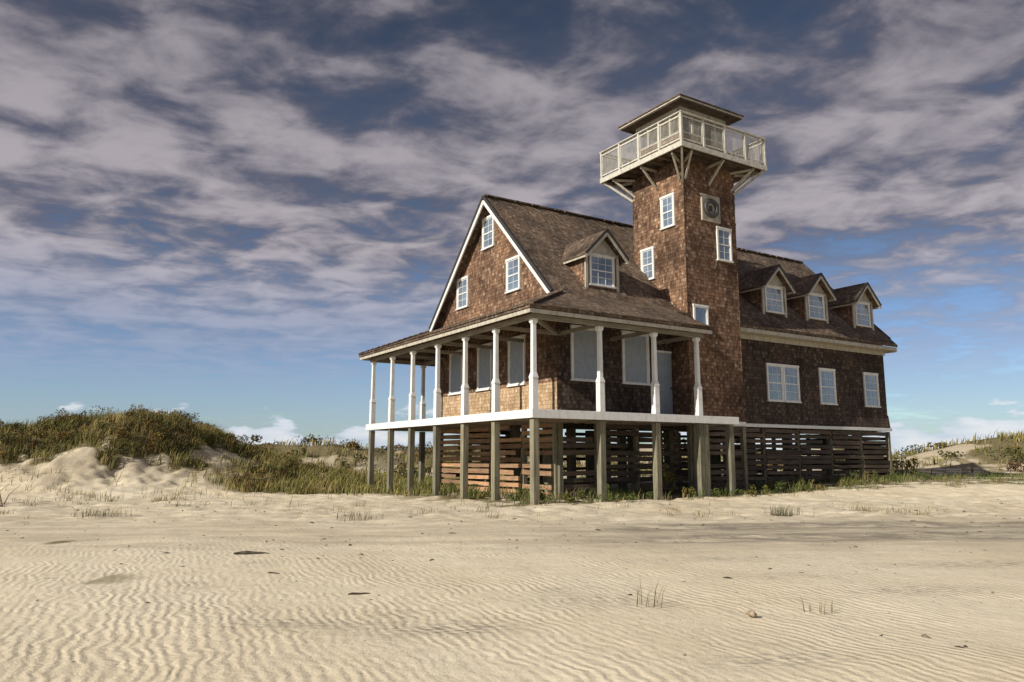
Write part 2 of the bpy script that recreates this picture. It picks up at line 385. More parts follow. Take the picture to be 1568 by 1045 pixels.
# ------------------------------------------------------------ dormers
def dormer(xc,hw=.68):
    yf=2.12; ze=7.78; zp=8.5; 
    zr=rz(yf)-.15
    w=part('dormer_walls','wall')
    yb=MY-(RZ-ze)/SL
    w.poly([(xc-hw,yf,zr),(xc+hw,yf,zr),(xc+hw,yf,ze),(xc,yf,zp-.08),(xc-hw,yf,ze)])
    for sx in (-1,1):
        q=[(xc+sx*hw,yf,zr),(xc+sx*hw,yb+.1,ze),(xc+sx*hw,yf,ze)]
        w.poly(q if sx>0 else q[::-1])
    ro=part('dormer_roofs','roof'); yo=yf-.3; hw2=hw+.2; ze2=ze-.17; yr=MY-(RZ-zp)/SL+.1; ye=MY-(RZ-ze2)/SL+.1
    for sx in (-1,1):
        q=[(xc,yo,zp),(xc,yr,zp),(xc+sx*hw2,ye,ze2),(xc+sx*hw2,yo,ze2)]
        ro.extr(q if sx<0 else q[::-1],(0,0,-.06))
    t=part('dormer_trim','cream')
    for sx in (-1,1):
        t.beam((xc,yo-.02,zp-.15),(xc+sx*hw2,yo-.02,ze2-.13),.03,.085)
        t.beam((xc+sx*(hw2-.03),yo,ze2-.1),(xc+sx*(hw2-.03),ye-.15,ze2-.1),.03,.06)
    t.box(xc-hw,xc+hw,yf-.05,yf-.002,ze-.08,ze+.0)
    t.poly([(xc-hw+.05,yf-.02,ze+.0),(xc+hw-.05,yf-.02,ze+.0),(xc,yf-.02,zp-.13)])
    for sx in (-1,1): t.box(xc+sx*(hw-.04)-.05,xc+sx*(hw-.04)+.05,yf-.06,yf-.001,rz(yf)-.05,ze-.081)
    window((xc,yf,6.70),UX,NY,.92,.95,cas=.05)
    e=part('dormer_edges','dark')
    for sx in (-1,1): e.beam((xc,yo-.045,zp-.02),(xc+sx*hw2,yo-.045,ze2-.02),.02,.08)
for x in (4.1,12.5,15.05,18.15): dormer(x)
# ------------------------------------------------------------ lookout
cx,cy=8.22,2.47; S=2.1; bz=11.36
lk=part('balcony_structure','rail')
lk.box(cx-S,cx+S,cy-S,cy-S+.05,bz-.06,bz+.12); lk.box(cx-S,cx+S,cy+S-.05,cy+S,bz-.06,bz+.12)
lk.box(cx-S,cx-S+.05,cy-S+.051,cy+S-.051,bz-.06,bz+.12); lk.box(cx+S-.05,cx+S,cy-S+.051,cy+S-.051,bz-.06,bz+.12)
bd=part('balcony_boards','latgrey')
for i in range(28):
    x0=cx-S+.062+i*.1455; bd.box(x0,x0+.135,cy-S+.062,cy+S-.062,bz+.06,bz+.095)
for i in range(9):
    y0=cy-S+.25+i*.46; bd.box(cx-S+.062,cx+S-.062,y0,y0+.06,bz-.05,bz+.058)
hw=1.255
ls=part('balcony_braces','cream')
for sx,sy in ((-1,0),(1,0),(0,-1),(0,1)):
    for t_ in (-.9,0,.9):
        if sx: a=(cx+sx*hw,cy+t_*hw,10.62); b2=(cx+sx*(S-.12),cy+t_*hw*1.35,bz-.06)
        else:  a=(cx+t_*hw,cy+sy*hw,10.62); b2=(cx+t_*hw*1.35,cy+sy*(S-.12),bz-.06)
        ls.beam(a,b2,.06,.07)
        if sx: ls.beam((cx+sx*hw,cy+t_*hw,bz-.1),(b2[0],b2[1],bz-.1),.06,.08)
        else: ls.beam((cx+t_*hw,cy+sy*hw,bz-.1),(b2[0],b2[1],bz-.1),.06,.08)
for sx in (-1,1):
    for sy in (-1,1): ls.beam((cx+sx*hw,cy+sy*hw,10.5),(cx+sx*(S-.1),cy+sy*(S-.1),bz-.06),.07,.08)
rl=part('balcony_railing','rail'); z0=bz+.12; z1=12.47
wm=part('railing_wire_mesh','rail')
def railside(p,q):
    p=V(p);q=V(q);n=4;L=(q-p).length;dr=(q-p)/L
    for k in range(n):
        c0=p+dr*(L*k/n); rl.beam(c0+V((0,0,z0)),c0+V((0,0,z1)),.075,.075,up=(dr.x,dr.y,0))
    for k in range(n):
        a=p+dr*(L*k/n+.042); b2=p+dr*(L*(k+1)/n-.042)
        rl.beam(a+V((0,0,z0+.1)),b2+V((0,0,z0+.1)),.035,.06); rl.beam(a+V((0,0,z1-.1)),b2+V((0,0,z1-.1)),.035,.06)
        rl.beam(a+dr*.025+V((0,0,z0+.14)),a+dr*.025+V((0,0,z1-.14)),.03,.03,up=(dr.x,dr.y,0)); rl.beam(b2-dr*.025+V((0,0,z0+.14)),b2-dr*.025+V((0,0,z1-.14)),.03,.03,up=(dr.x,dr.y,0))
        m_=16
        for j in range(1,m_): 
            c0=a+(b2-a)*(j/m_); wm.beam(c0+V((0,0,z0+.14)),c0+V((0,0,z1-.14)),.008,.008,up=(dr.x,dr.y,0))
        for j in range(1,12):
            zz=z0+.14+(z1-z0-.28)*j/12; wm.beam(a+dr*.04+V((0,0,zz)),b2-dr*.04+V((0,0,zz)),.007,.007)
    rl.beam(p-dr*.06+V((0,0,z1+.02)),q+dr*-.07+V((0,0,z1+.02)),.12,.038)
s_=S-.05
cs=[(cx-s_,cy-s_,0),(cx+s_,cy-s_,0),(cx+s_,cy+s_,0),(cx-s_,cy+s_,0)]
for i in range(4): railside(cs[i],cs[(i+1)%4])
# lookout cabin
h_=1.12
cb=part('lookout_cabin_walls','wall'); cb.box(cx-h_,cx+h_,cy-h_,cy+h_,bz+.1,12.35)
ct=part('lookout_cabin_trim','cream')
for k in range(4):
    A=k*math.pi/2; U=V((math.cos(A),math.sin(A),0)); Nn=V((math.sin(A),-math.cos(A),0))
    F=(V((cx,cy,0))+Nn*h_,U,V((0,0,1)),Nn)
    ct.fbox(F,-h_-.02,h_+.0,12.35,12.42,-.12,.03); ct.fbox(F,-h_-.02,h_,13.12,13.3,-.12,.02)
    for j in range(4):
        u=-h_+j*(2*h_/4.0)
        ct.fbox(F,u,u+.11 if j==0 else u+.07,12.42,13.12,-.1,.0)
    if k in (0,1): 
        g=part('lookout_panes','dglass'); g.fbox(F,-h_+.12,h_-.12,12.431,13.12,-.07,-.05)
lr=part('lookout_roof','roof'); R_=1.6; ez=13.4; ap=(cx,cy,14.15)
cc=[(cx-R_,cy-R_),(cx+R_,cy-R_),(cx+R_,cy+R_),(cx-R_,cy+R_)]
for i in range(4):
    a=cc[i]; b2=cc[(i+1)%4]; lr.poly([(a[0],a[1],ez+.05),(b2[0],b2[1],ez+.05),ap]); lr.poly([(a[0],a[1],ez),(b2[0],b2[1],ez),(b2[0],b2[1],ez+.05),(a[0],a[1],ez+.05)])
ct.box(cx-R_+.03,cx+R_-.03,cy-R_+.03,cy+R_-.03,ez-.06,ez-.002)
sf=part('lookout_soffit','latgrey'); sf.box(cx-R_+.06,cx+R_-.06,cy-R_+.06,cy+R_-.06,ez-.1,ez-.062)
fin=part('lookout_finial','dark'); fin.box(cx-.05,cx+.05,cy-.05,cy+.05,14.1,14.35)
for n_,p_ in P.items(): p_.finish(bevel=.006 if n_ in('porch_posts','piles','deck_fascia','balcony_railing') else 0)

# ------------------------------------------------------------ terrain
def _h(ix,iy,seed):
    n=(ix.astype(np.int64)*374761393+iy.astype(np.int64)*668265263+seed*1442695041)&0xffffffff
    n=((n^(n>>13))*1274126177)&0xffffffff
    n=n^(n>>16); return (n&0xffffff)/float(0xffffff)
def vn(x,y,seed=0):
    ix=np.floor(x);iy=np.floor(y);fx=x-ix;fy=y-iy;fx=fx*fx*(3-2*fx);fy=fy*fy*(3-2*fy)
    a=_h(ix,iy,seed);b=_h(ix+1,iy,seed);c=_h(ix,iy+1,seed);d=_h(ix+1,iy+1,seed)
    return (a*(1-fx)+b*fx)*(1-fy)+(c*(1-fx)+d*fx)*fy
def fbm(x,y,seed=0,o=4):
    s=0;a=.5;t=0
    for k in range(o):
        s=s+a*vn(x*2**k+k*17.3,y*2**k-k*9.1,seed+k);t+=a;a*=.5
    return s/t
def sm(t): t=np.clip(t,0,1); return t*t*(3-2*t)
def local(x,y):
    dx=x-.57;dy=y-20; return dx*bA[0]+dy*bA[1], dx*aA[0]+dy*aA[1]
def dune_prof(x,y):
    ridge=np.interp(x,[-80,-35,-24,-20,-17.5,-14.8,-13.2,-11.6,-10.2,-8.5,-6,-4],[1.6,2.3,2.0,2.05,2.5,2.85,2.4,1.6,1.05,.6,.2,0])
    y0=np.interp(x,[-40,-20,-13,-9,-4],[19.5,21.5,22.2,24.5,28])+1.6*(fbm(x*.35,y*.0+3,5)-.5)
    pr=sm((y-y0)/8.5)*(1-.9*sm((y-33)/7))
    return ridge,pr
def G2(x,y,cx_,cy_,sx_,sy_,h_): return h_*np.exp(-((x-cx_)/sx_)**2-((y-cy_)/sy_)**2)
def terrain(x,y):
    h=.12*(fbm(x*.13,y*.13,1)-.5)+.05*(fbm(x*.8,y*.8,2)-.5)+.012*(fbm(x*4,y*4,3,2)-.5)
    h=h+sm((y-14)/3)*sm((30-y)/5)*(.12*(fbm(x*1.1,y*1.4,7)-.5)+.1*(fbm(x*3.5,y*3.5,8,2)-.5))
    ridge,pr=dune_prof(x,y)
    lump=(fbm(x*.75,y*.75,11)-.5)*.8+(fbm(x*2.4,y*2.4,12,3)-.5)*.65
    lump=lump-.25*np.clip(fbm(x*2.0,y*.5,14,3)-.5,0,1)*3
    h=h+ridge*pr+lump*np.clip(ridge/2.2,0,1)*np.clip(4*pr*(1.15-pr),0,1)*.6
    lx,ly=local(x,y)
    h=h+.32*sm((lx-7)/11)*sm((y-18)/8)
    h=h+.06*np.exp(-((ly+1.5)/1.3)**2)*sm((lx+3)/3)*sm((24-lx)/3)
    rr=np.hypot(x,y-20)
    far=sm((rr-42)/14)*np.exp(-np.clip(rr-60,0,None)/260)
    h=h+far*(.1+3.4*np.clip(fbm(x*.045,y*.06,21)-.4,0,1)*1.8+.4*(fbm(x*.3,y*.3,22)-.5))
    k=.75+.5*fbm(x*.25,y*.25,23)
    h=h+k*(G2(x,y,33,52,8,6,1.7)+G2(x,y,45,50,9,8,2.9)+G2(x,y,62,60,12,9,3)+G2(x,y,-12,58,5,5,1.5)+G2(x,y,-21,62,8,6,1.9)+G2(x,y,28,66,5,5,1.3))
    ty=12.9+.35*np.sin(x*.25)+.05*x
    for off in (-.95,.95):
        h=h-.05*np.exp(-((y-ty-off)/.25)**2)*sm((x+.5)/3)
        h=h+.025*np.exp(-((y-ty-off-.38)/.12)**2)*sm((x+.5)/3)
    return h
def vegmask(x,y):
    ridge,pr=dune_prof(x,y)
    n=fbm(x*.5,y*.5,31); n2=fbm(x*1.6,y*1.6,33)
    hh=ridge*pr
    thr=np.interp(x,[-30,-19,-16,-12,-10,-8],[.75,.85,1.25,1.15,.8,.5])
    v=sm((hh-thr+(n-.5)*1.8+(n2-.5)*1.3)/.4)*sm((-3-x)/2)
    lx,ly=local(x,y)
    fld=sm((y-25.0+ (n-.5)*4)/2.0)*sm((-1.0-x)/2+1)*sm((x+11.5)/2.5)*(.8)
    fld2=sm((ly+.6+(n-.5)*2.4)/1.0)*sm((lx+3)/3)*.8
    under=(lx>2.3)&(lx<18.8)&(ly>2.1)&(ly<9.6)
    right=sm((y-25-(n-.5)*4)/2)*sm((x-9)/3)*.8
    rr=np.hypot(x,y-20)
    farv=sm((fbm(x*.11,y*.16,41)-.45+.25*(n-.5))/.06)*sm((rr-32)/8)
    v=np.maximum.reduce([v,fld*sm((n2-.3)/.2),np.where(under,0,fld2*sm((n2-.36)/.2)),right*sm((n2-.36)/.2)*(1-sm((rr-36)/8)*.6)])
    v=np.where(rr>40,farv,v)
    v=np.where((rr>33)&(rr<=40),np.maximum(v*.8,farv),v)
    return np.clip(v,0,1)
def axis(lo,hi,st,far):
    a=list(np.arange(lo,hi+1e-6,st)); s=st; x=a[-1]
    up=[];
    while x<far: s*=1.09; x+=s; up.append(x)
    s=st;x=a[0];dn=[]
    while x>-far: s*=1.09; x-=s; dn.append(x)
    return np.array(dn[::-1]+a+up)
gx=axis(-26,28,.11,4000); gy=axis(3,44,.11,4000)
X,Y=np.meshgrid(gx,gy); Z=terrain(X,Y)
def bulk(name,verts,faces,k,mat,cols=None,smooth=False,extra=None):
    me=bpy.data.meshes.new(name); nf=len(faces)
    me.vertices.add(len(verts)); me.vertices.foreach_set('co',verts.astype(np.float32).ravel())
    me.loops.add(nf*k); me.loops.foreach_set('vertex_index',faces.astype(np.int32).ravel())
    me.polygons.add(nf); me.polygons.foreach_set('loop_start',np.arange(nf,dtype=np.int32)*k)
    if smooth: me.polygons.foreach_set('use_smooth',np.ones(nf,dtype=bool))
    me.update(calc_edges=True)
    if cols is not None:
        a=me.attributes.new('Col','FLOAT_COLOR','POINT'); c=np.ones((len(verts),4),np.float32); c[:,:3]=cols; a.data.foreach_set('color',c.ravel())
    if extra:
        for kx,vv in extra.items():
            a=me.attributes.new(kx,'FLOAT','POINT'); a.data.foreach_set('value',vv.astype(np.float32).ravel())
    me.materials.append(mat)
    ob=bpy.data.objects.new(name,me); scene.collection.objects.link(ob); return ob
ny,nx=X.shape
idx=np.arange(ny*nx).reshape(ny,nx)
F4=np.stack([idx[:-1,:-1],idx[:-1,1:],idx[1:,1:],idx[1:,:-1]],-1).reshape(-1,4)
VG=vegmask(X,Y)
TY=12.9+.35*np.sin(X*.25)+.05*X
trk=np.maximum(np.exp(-((Y-TY-.95)/.45)**2),np.exp(-((Y-TY+.95)/.45)**2))+.55*np.exp(-((Y-TY)/2.2)**2)
trk=np.clip(trk*sm((X+.5)/4),0,1)
pat=0
for (a,b2,sx_,sy_,k_) in ((-.5,6.0,.55,.28,1),(-1.6,6.1,.6,.2,.7),(.8,7.1,.7,.3,.6),(1.7,5.05,.5,.16,.8),(3.8,7.5,.8,.25,.7),(3.0,8.4,.9,.25,.5),(5.6,9.4,1.6,.3,.8),(2.6,9.8,1.3,.3,.6)):
    pat=pat+k_*np.exp(-((X-a)/sx_)**2-((Y-b2-.15*(X-a))/sy_)**2)
pat=np.clip(pat*1.2,0,1)
def mat_sand():
    m,nt,b=newmat('sand'); g=N(nt)
    o=g.node('ShaderNodeTexCoord').outputs['Object']; s=g.sep(o)
    veg=g.node('ShaderNodeAttribute',attribute_name='veg').outputs['Fac']
    tr=g.node('ShaderNodeAttribute',attribute_name='track').outputs['Fac']
    pa=g.node('ShaderNodeAttribute',attribute_name='patch').outputs['Fac']
    n1=g.noise(o,.35,5,.6); n2=g.noise(o,6,4,.7); n3=g.noise(o,90,2,.8)
    base=g.ramp(n1,[(.3,(.70,.60,.43)),(.5,(.77,.675,.505)),(.72,(.81,.725,.56))])
    base=g.mix(.5,base,g.ramp(n2,[(.3,(.85,.84,.83)),(.6,(1.05,1.05,1.05))]),'MULTIPLY')
    base=g.mix(.6,base,g.ramp(n3,[(.25,(.6,.59,.57)),(.5,(1,1,1)),(.8,(1.08,1.08,1.08))]),'MULTIPLY')
    cm=g.m('MULTIPLY',g.mr(s[1],9.5,12,0,1,True),g.mr(s[1],27,19,0,1,True))
    cn=g.mr(g.noise(g.xyz(g.m('MULTIPLY',s[0],.5),g.m('MULTIPLY',s[1],1.6)),1.0,5,.7),.4,.58)
    base=g.mix(g.m('MULTIPLY',g.m('MULTIPLY',cm,cn),.45),base,(.38,.32,.235))
    base=g.mix(g.m('MULTIPLY',g.mr(s[2],.25,.8),g.mr(n2,.3,.6,.35,.75)),base,(.38,.315,.225))
    pf=g.mr(g.noise(g.xyz(g.m('MULTIPLY',s[0],3.2),g.m('MULTIPLY',s[1],10)),1.9,5,.8),.46,.56)
    wv=g.xyz(g.m('MULTIPLY',s[0],.55),g.m('MULTIPLY',s[1],1.1))
    pm=g.mr(g.noise(wv,.95,3,.55,.4),.58,.68)
    pm=g.m('MULTIPLY',g.m('MULTIPLY',g.m('MAXIMUM',g.m('MULTIPLY',pm,.5),pa),pf),g.mr(s[1],14,18,1,.3))
    base=g.mix(g.m('MULTIPLY',pm,.7),base,(.2,.185,.165))
    tm=g.m('MULTIPLY',tr,g.mr(g.noise(g.xyz(s[0],g.m('MULTIPLY',s[1],5)),1.1,5,.7),.38,.56,.35,1))
    base=g.mix(g.m('MULTIPLY',tm,.9),base,(.21,.185,.15))
    vo=g.node('ShaderNodeTexVoronoi',{'Vector':o,'Scale':7.0}); 
    dm=g.m('MULTIPLY',g.m('LESS_THAN',vo.outputs['Distance'],.085),g.m('GREATER_THAN',g.sep(vo.outputs['Color'])[0],.68))
    base=g.mix(g.m('MULTIPLY',dm,.7),base,(.09,.075,.06))
    lit=g.ramp(n2,[(.3,(.06,.05,.025)),(.5,(.13,.11,.045)),(.7,(.26,.2,.1))])
    vf=g.mr(g.m('ADD',veg,g.m('MULTIPLY',g.m('SUBTRACT',n2,.5),.6)),.25,.75)
    base=g.mix(g.m('MULTIPLY',vf,.88),base,lit)
    link(nt,base,b.inputs['Base Color']); b.inputs['Roughness'].default_value=.95; b.inputs['Specular IOR Level'].default_value=.1
    mp=g.node('ShaderNodeMapping',{'Vector':o,'Rotation':(0,0,math.radians(-24))}).outputs[0]
    wa=g.node('ShaderNodeTexWave',{'Vector':mp,'Scale':3.5,'Distortion':11.0,'Detail':3,'Detail Scale':.45,'Detail Roughness':.6},wave_type='BANDS',bands_direction='X').outputs['Fac']
    rm=g.mr(g.noise(o,.6,4,.65),.36,.60,.12,1,True)
    rm=g.m('MULTIPLY',rm,g.m('SUBTRACT',1.0,vf)); rm=g.m('MULTIPLY',rm,g.mr(s[1],8,13,1,.0))
    nb=g.bump(g.m('MULTIPLY',wa,rm),.6,.0085,None)
    nb=g.bump(g.noise(o,5,6,.72),.7,.034,None,nb)
    g.bump(n3,.5,.005,b,nb)
    return m
M['sand']=mat_sand()
bulk('ground',np.stack([X.ravel(),Y.ravel(),Z.ravel()],-1),F4,4,M['sand'],smooth=True,extra={'veg':VG,'track':trk,'patch':pat})

# ------------------------------------------------------------ vegetation
def mat_leaf(name):
    m,nt,b=newmat(name); g=N(nt)
    a=g.node('ShaderNodeAttribute',attribute_name='Col').outputs['Color']
    link(nt,a,b.inputs['Base Color']); b.inputs['Roughness'].default_value=.75; b.inputs['Specular IOR Level'].default_value=.2
    return m
M['leaf']=mat_leaf('foliage')
def blades(pts,hgt,wid,lean,cols):
    n=len(pts); th=rng.uniform(0,2*np.pi,n); d=np.stack([np.cos(th),np.sin(th)],-1); th2=th+np.pi/2+rng.normal(0,.5,n)
    wv=np.stack([np.cos(th2),np.sin(th2),np.zeros(n)],-1)*wid[:,None]
    ln=(lean*rng.uniform(.3,1.3,n)*hgt)[:,None]
    wind=np.array([.18,.05])
    top=np.concatenate([d*ln+wind*hgt[:,None],hgt[:,None]*rng.uniform(.8,1,n)[:,None]],-1)
    mid=np.concatenate([d*ln*.3+wind*hgt[:,None]*.3,hgt[:,None]*.55],-1)
    v=np.stack([pts-wv,pts+wv,pts+mid-wv*.7,pts+mid+wv*.7,pts+top],1).reshape(-1,3)
    base=np.arange(n)[:,None]*5
    f=np.stack([base+np.array([0,1,3]),base+np.array([0,3,2]),base+np.array([2,3,4])],1).reshape(-1,3)
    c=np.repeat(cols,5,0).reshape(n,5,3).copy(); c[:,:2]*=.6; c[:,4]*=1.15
    return v,f,c.reshape(-1,3)
def scatter(name,n,x0,x1,y0,y1,maskf,hr,wr,lean,pal,clump=.0):
    x=rng.uniform(x0,x1,n);y=rng.uniform(y0,y1,n)
    if clump:
        k=max(1,n//25); cxs=rng.uniform(x0,x1,k); cys=rng.uniform(y0,y1,k); ii=rng.integers(0,k,n)
        x=cxs[ii]+rng.normal(0,clump,n); y=cys[ii]+rng.normal(0,clump,n)
    mk=maskf(x,y); keep=rng.uniform(0,1,n)<mk; x=x[keep];y=y[keep];n=len(x)
    lx,ly=local(x,y); ok=~((lx>2.1)&(lx<19)&(ly>1.9)&(ly<9.8)); x=x[ok];y=y[ok];n=len(x)
    z=terrain(x,y)-.02
    pal=np.array(pal); pn=fbm(x*.6,y*.6,77)
    pi=np.clip((pn-.2)/.6*len(pal)+rng.normal(0,.8,n),0,len(pal)-1).astype(int)
    c=pal[pi]*rng.uniform(.7,1.35,n)[:,None]
    return blades(np.stack([x,y,z],-1),rng.uniform(*hr,n)*(.6+.8*fbm(x*1.1,y*1.1,66)),rng.uniform(*wr,n),lean,c)
def merge(name,L,mat):
    vs=[];fs=[];cs=[];o_=0
    for v,f,c in L:
        vs.append(v);fs.append(f+o_);cs.append(c);o_+=len(v)
    return bulk(name,np.concatenate(vs),np.concatenate(fs),3,mat,np.concatenate(cs))
dry=[(.36,.28,.11),(.28,.23,.085),(.19,.18,.055),(.12,.13,.035),(.26,.19,.07)]
green=[(.065,.095,.02),(.09,.12,.028),(.13,.14,.04),(.21,.17,.08)]
dunem=lambda x,y: vegmask(x,y)
def foot(x,y):
    lx,ly=local(x,y)
    n=fbm(x*1.3,y*1.3,61)
    a=sm((ly+.7)/.6)*sm((2.2-ly)/.4)*sm((lx+.2)/.5)*sm((20-lx)/1)
    b_=sm((lx+.3)/.5)*sm((2.2-lx)/.3)*sm((ly+.3)/.5)*sm((11.5-ly)/.5)
    return np.maximum(a,b_)*sm((n-.46)/.12)
L=[scatter('a',60000,-26,-6,22,36,dunem,(.2,.6),(.006,.013),.4,dry,.3),
   scatter('a2',14000,-26,-9,20.5,28,lambda x,y: .25*sm((fbm(x*.9,y*.9,93)-.5)/.08)*sm((y-21)/2),(.12,.4),(.005,.011),.5,dry,.25),
   scatter('b',44000,-13,1,24.5,44,dunem,(.12,.38),(.008,.016),.35,[(.26,.22,.08),(.19,.18,.05),(.13,.14,.035),(.29,.24,.1)],.3),
   scatter('c',26000,0,26,19,40,dunem,(.08,.32),(.008,.015),.4,green,.22),
   scatter('f',34000,-6,19,18.5,31,foot,(.12,.5),(.006,.013),.4,green,.2),
   scatter('d',26000,-40,70,42,80,dunem,(.3,.7),(.025,.05),.4,dry,.6)]
sp=lambda x,y: np.where(vegmask(x,y)<.3,.6,0)*sm((fbm(x*.5,y*.5,91)-.5)/.1)
L.append(scatter('e',10000,-17,11,16.5,24,sp,(.06,.26),(.004,.008),.6,[(.35,.26,.13),(.22,.16,.07),(.15,.15,.05)],.12))
merge('dune_grass',L,M['leaf'])
def shrub(cx_,cy_,r,h,n,pal,ls=.05,z0=None):
    z=terrain(np.array([cx_]),np.array([cy_]))[0] if z0 is None else z0
    nl=max(3,int(r*5)); lc=rng.normal(0,.45,(nl,3))*np.array([r,r,0]); lc[:,2]=rng.uniform(.35,.8,nl)*h
    ii=rng.integers(0,nl,n); d=rng.normal(0,1,(n,3)); d/=np.linalg.norm(d,axis=1)[:,None]
    rad=rng.uniform(.35,1,n)**.5
    p=lc[ii]+d*rad[:,None]*np.array([r*.45,r*.45,h*.38]); p[:,2]=np.abs(p[:,2])
    p=p+np.array([cx_,cy_,z])
    u=rng.normal(0,1,(n,3));u/=np.linalg.norm(u,axis=1)[:,None]; w_=np.cross(u,rng.normal(0,1,(n,3)));w_/=np.linalg.norm(w_,axis=1)[:,None]
    s=ls*rng.uniform(.5,1.3,n)[:,None]
    v=np.stack([p-u*s,p+w_*s*.4,p+u*s,p-w_*s*.4],1).reshape(-1,3)
    b=np.arange(n)[:,None]*4; f=np.stack([b+np.array([0,1,2]),b+np.array([0,2,3])],1).reshape(-1,3)
    pal=np.array(pal); c0=pal[rng.integers(0,len(pal))]; c=c0*.7+pal[rng.integers(0,len(pal),n)]*.3
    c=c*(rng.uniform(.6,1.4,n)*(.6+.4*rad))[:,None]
    return v,f,np.repeat(c,4,0)
spal=[(.045,.05,.018),(.07,.07,.022),(.12,.09,.028),(.19,.11,.032),(.11,.055,.034),(.055,.07,.024),(.26,.18,.045),(.09,.06,.032),(.17,.14,.045)]
L=[]
cnt=0
for _ in range(5000):
    x=random.uniform(-26,-8.5);y=random.uniform(22,34)
    mv=vegmask(np.array([x]),np.array([y]))[0]
    if mv<.6 or random.random()>.6+ (y-23)*.03: continue
    r_=random.uniform(.25,.55); L.append(shrub(x,y,r_,random.uniform(.16,.45)*(1.5 if random.random()<.1 else 1),240,spal,.04)); cnt+=1
    if cnt>480: break
cnt=0
for _ in range(9000):
    x=random.uniform(-60,95);y=random.uniform(40,110)
    if vegmask(np.array([x]),np.array([y]))[0]<.6: continue
    r_=random.uniform(.5,1.4); L.append(shrub(x,y,r_,random.uniform(.35,.9),130,spal+[(.12,.12,.04),(.1,.12,.04)],.12)); cnt+=1
    if cnt>520: break
gp=[(.055,.085,.02),(.08,.11,.03),(.12,.12,.03),(.18,.13,.04)]
for i in range(48):
    lx=random.uniform(.3,19); ly=random.uniform(-.3,1.6) if random.random()<.6 else random.uniform(-1.0,.2)
    if lx>9.5: ly=random.uniform(-.8,1.5)
    q=np.array([.57,20])+bA*lx+aA*ly
    L.append(shrub(q[0],q[1],random.uniform(.12,.34),random.uniform(.15,.5),150,gp,.035))
for i in range(22):
    ly=random.uniform(0,11); lx=random.uniform(.3,1.9); q=np.array([.57,20])+bA*lx+aA*ly
    L.append(shrub(q[0],q[1],random.uniform(.12,.35),random.uniform(.12,.4),140,gp,.035))
for lx,ly,h2 in ((5.3,1.0,1.3),(5.6,.8,.9),(3.0,.9,.6)):
    q=np.array([.57,20])+bA*lx+aA*ly; L.append(shrub(q[0],q[1],.22,h2,260,[(.09,.13,.03),(.2,.16,.03)],.04))
merge('dune_shrubs',L,M['leaf'])
def tuft(x,y,n,h,pal,spread=.12):
    p=np.stack([x+rng.normal(0,spread,n),y+rng.normal(0,spread,n)],-1); z=terrain(p[:,0],p[:,1])-.01
    pal=np.array(pal); c=pal[rng.integers(0,len(pal),n)]*rng.uniform(.7,1.3,n)[:,None]
    return blades(np.concatenate([p,z[:,None]],-1),rng.uniform(.5,1,n)*h,rng.uniform(.003,.006,n),.45,c)
dp=[(.3,.23,.12),(.2,.17,.08),(.14,.13,.06)]
merge('grass_tuft',[tuft(6.0,17.3,140,.36,[(.13,.12,.07),(.2,.18,.1),(.08,.09,.05)],.16)],M['leaf'])
merge('grass_tuft',[tuft(1.2,6.8,14,.28,dp,.07)],M['leaf'])
merge('grass_tuft',[tuft(2.5,6.5,10,.16,dp,.07)],M['leaf'])
merge('grass_tuft',[tuft(-8.9,16.8,120,.3,dp,.25)],M['leaf'])
merge('grass_tuft',[tuft(-3.2,16.2,90,.28,dp,.22)],M['leaf'])
merge('grass_tuft',[tuft(8.2,18.3,70,.25,dp,.2)],M['leaf'])
# ------------------------------------------------------------ debris
M['drift']=mat_wood('driftwood',[(.3,(.03,.025,.02)),(.6,(.09,.075,.06))],'N',var=.3)
M['shell']=mat_paint('shell',(.42,.33,.23),(.08,.055,.04),.9)
def rod(pts,rads,name,mat,ns=7):
    v=[];f=[]
    for i,(p,r_) in enumerate(zip(pts,rads)):
        p=V(p); d=(V(pts[min(i+1,len(pts)-1)])-V(pts[max(i-1,0)])).normalized()
        a=d.cross(V((0,0,1))).normalized(); b2=a.cross(d)
        for k in range(ns):
            A=2*math.pi*k/ns; rr=r_*random.uniform(.75,1.2); v.append(tuple(p+a*math.cos(A)*rr+b2*math.sin(A)*rr*.7))
    for i in range(len(pts)-1):
        for k in range(ns): f.append([i*ns+k,i*ns+(k+1)%ns,(i+1)*ns+(k+1)%ns,(i+1)*ns+k])
    f.append(list(range(ns))[::-1]); f.append([(len(pts)-1)*ns+k for k in range(ns)])
    me=bpy.data.meshes.new(name); me.from_pydata(v,[],f); me.materials.append(mat); ob=bpy.data.objects.new(name,me); scene.collection.objects.link(ob); return ob
def T(x,y): return float(terrain(np.array([x]),np.array([y]))[0])
def stick(x,y,L_,ang,r_,name='driftwood'):
    pts=[];n=6
    for i in range(n):
        t=(i/(n-1)-.5)*L_; px=x+math.cos(ang)*t; py=y+math.sin(ang)*t+.03*L_*math.sin(i*1.7); pts.append((px,py,T(px,py)+r_*.5+.02*L_*math.sin(i*1.1)))
    rod(pts,[r_*k for k in (.5,1,1.1,.9,.8,.35)],name,M['drift'])
stick(-3.4,10.2,.42,.05,.03); stick(-1.43,7.4,.2,.2,.015); stick(-2.6,8.6,.15,-.3,.012); stick(-12.6,19.3,.8,.4,.03); stick(-1.0,9.8,.12,1.2,.01)
bl=[]
for k in range(9):
    x=-13.6+random.uniform(-.8,.8); y=20.2+random.uniform(-.5,.5); a=random.uniform(0,6.28); h0=random.uniform(.3,.7)
    p=[(x,y,T(x,y)-.03),(x+.12*math.cos(a),y+.12*math.sin(a),T(x,y)+h0*.5),(x+.4*math.cos(a),y+.4*math.sin(a),T(x,y)+h0)]
    bl.append(rod(p,[.02,.012,.004],'dead_branch',M['drift'],5))
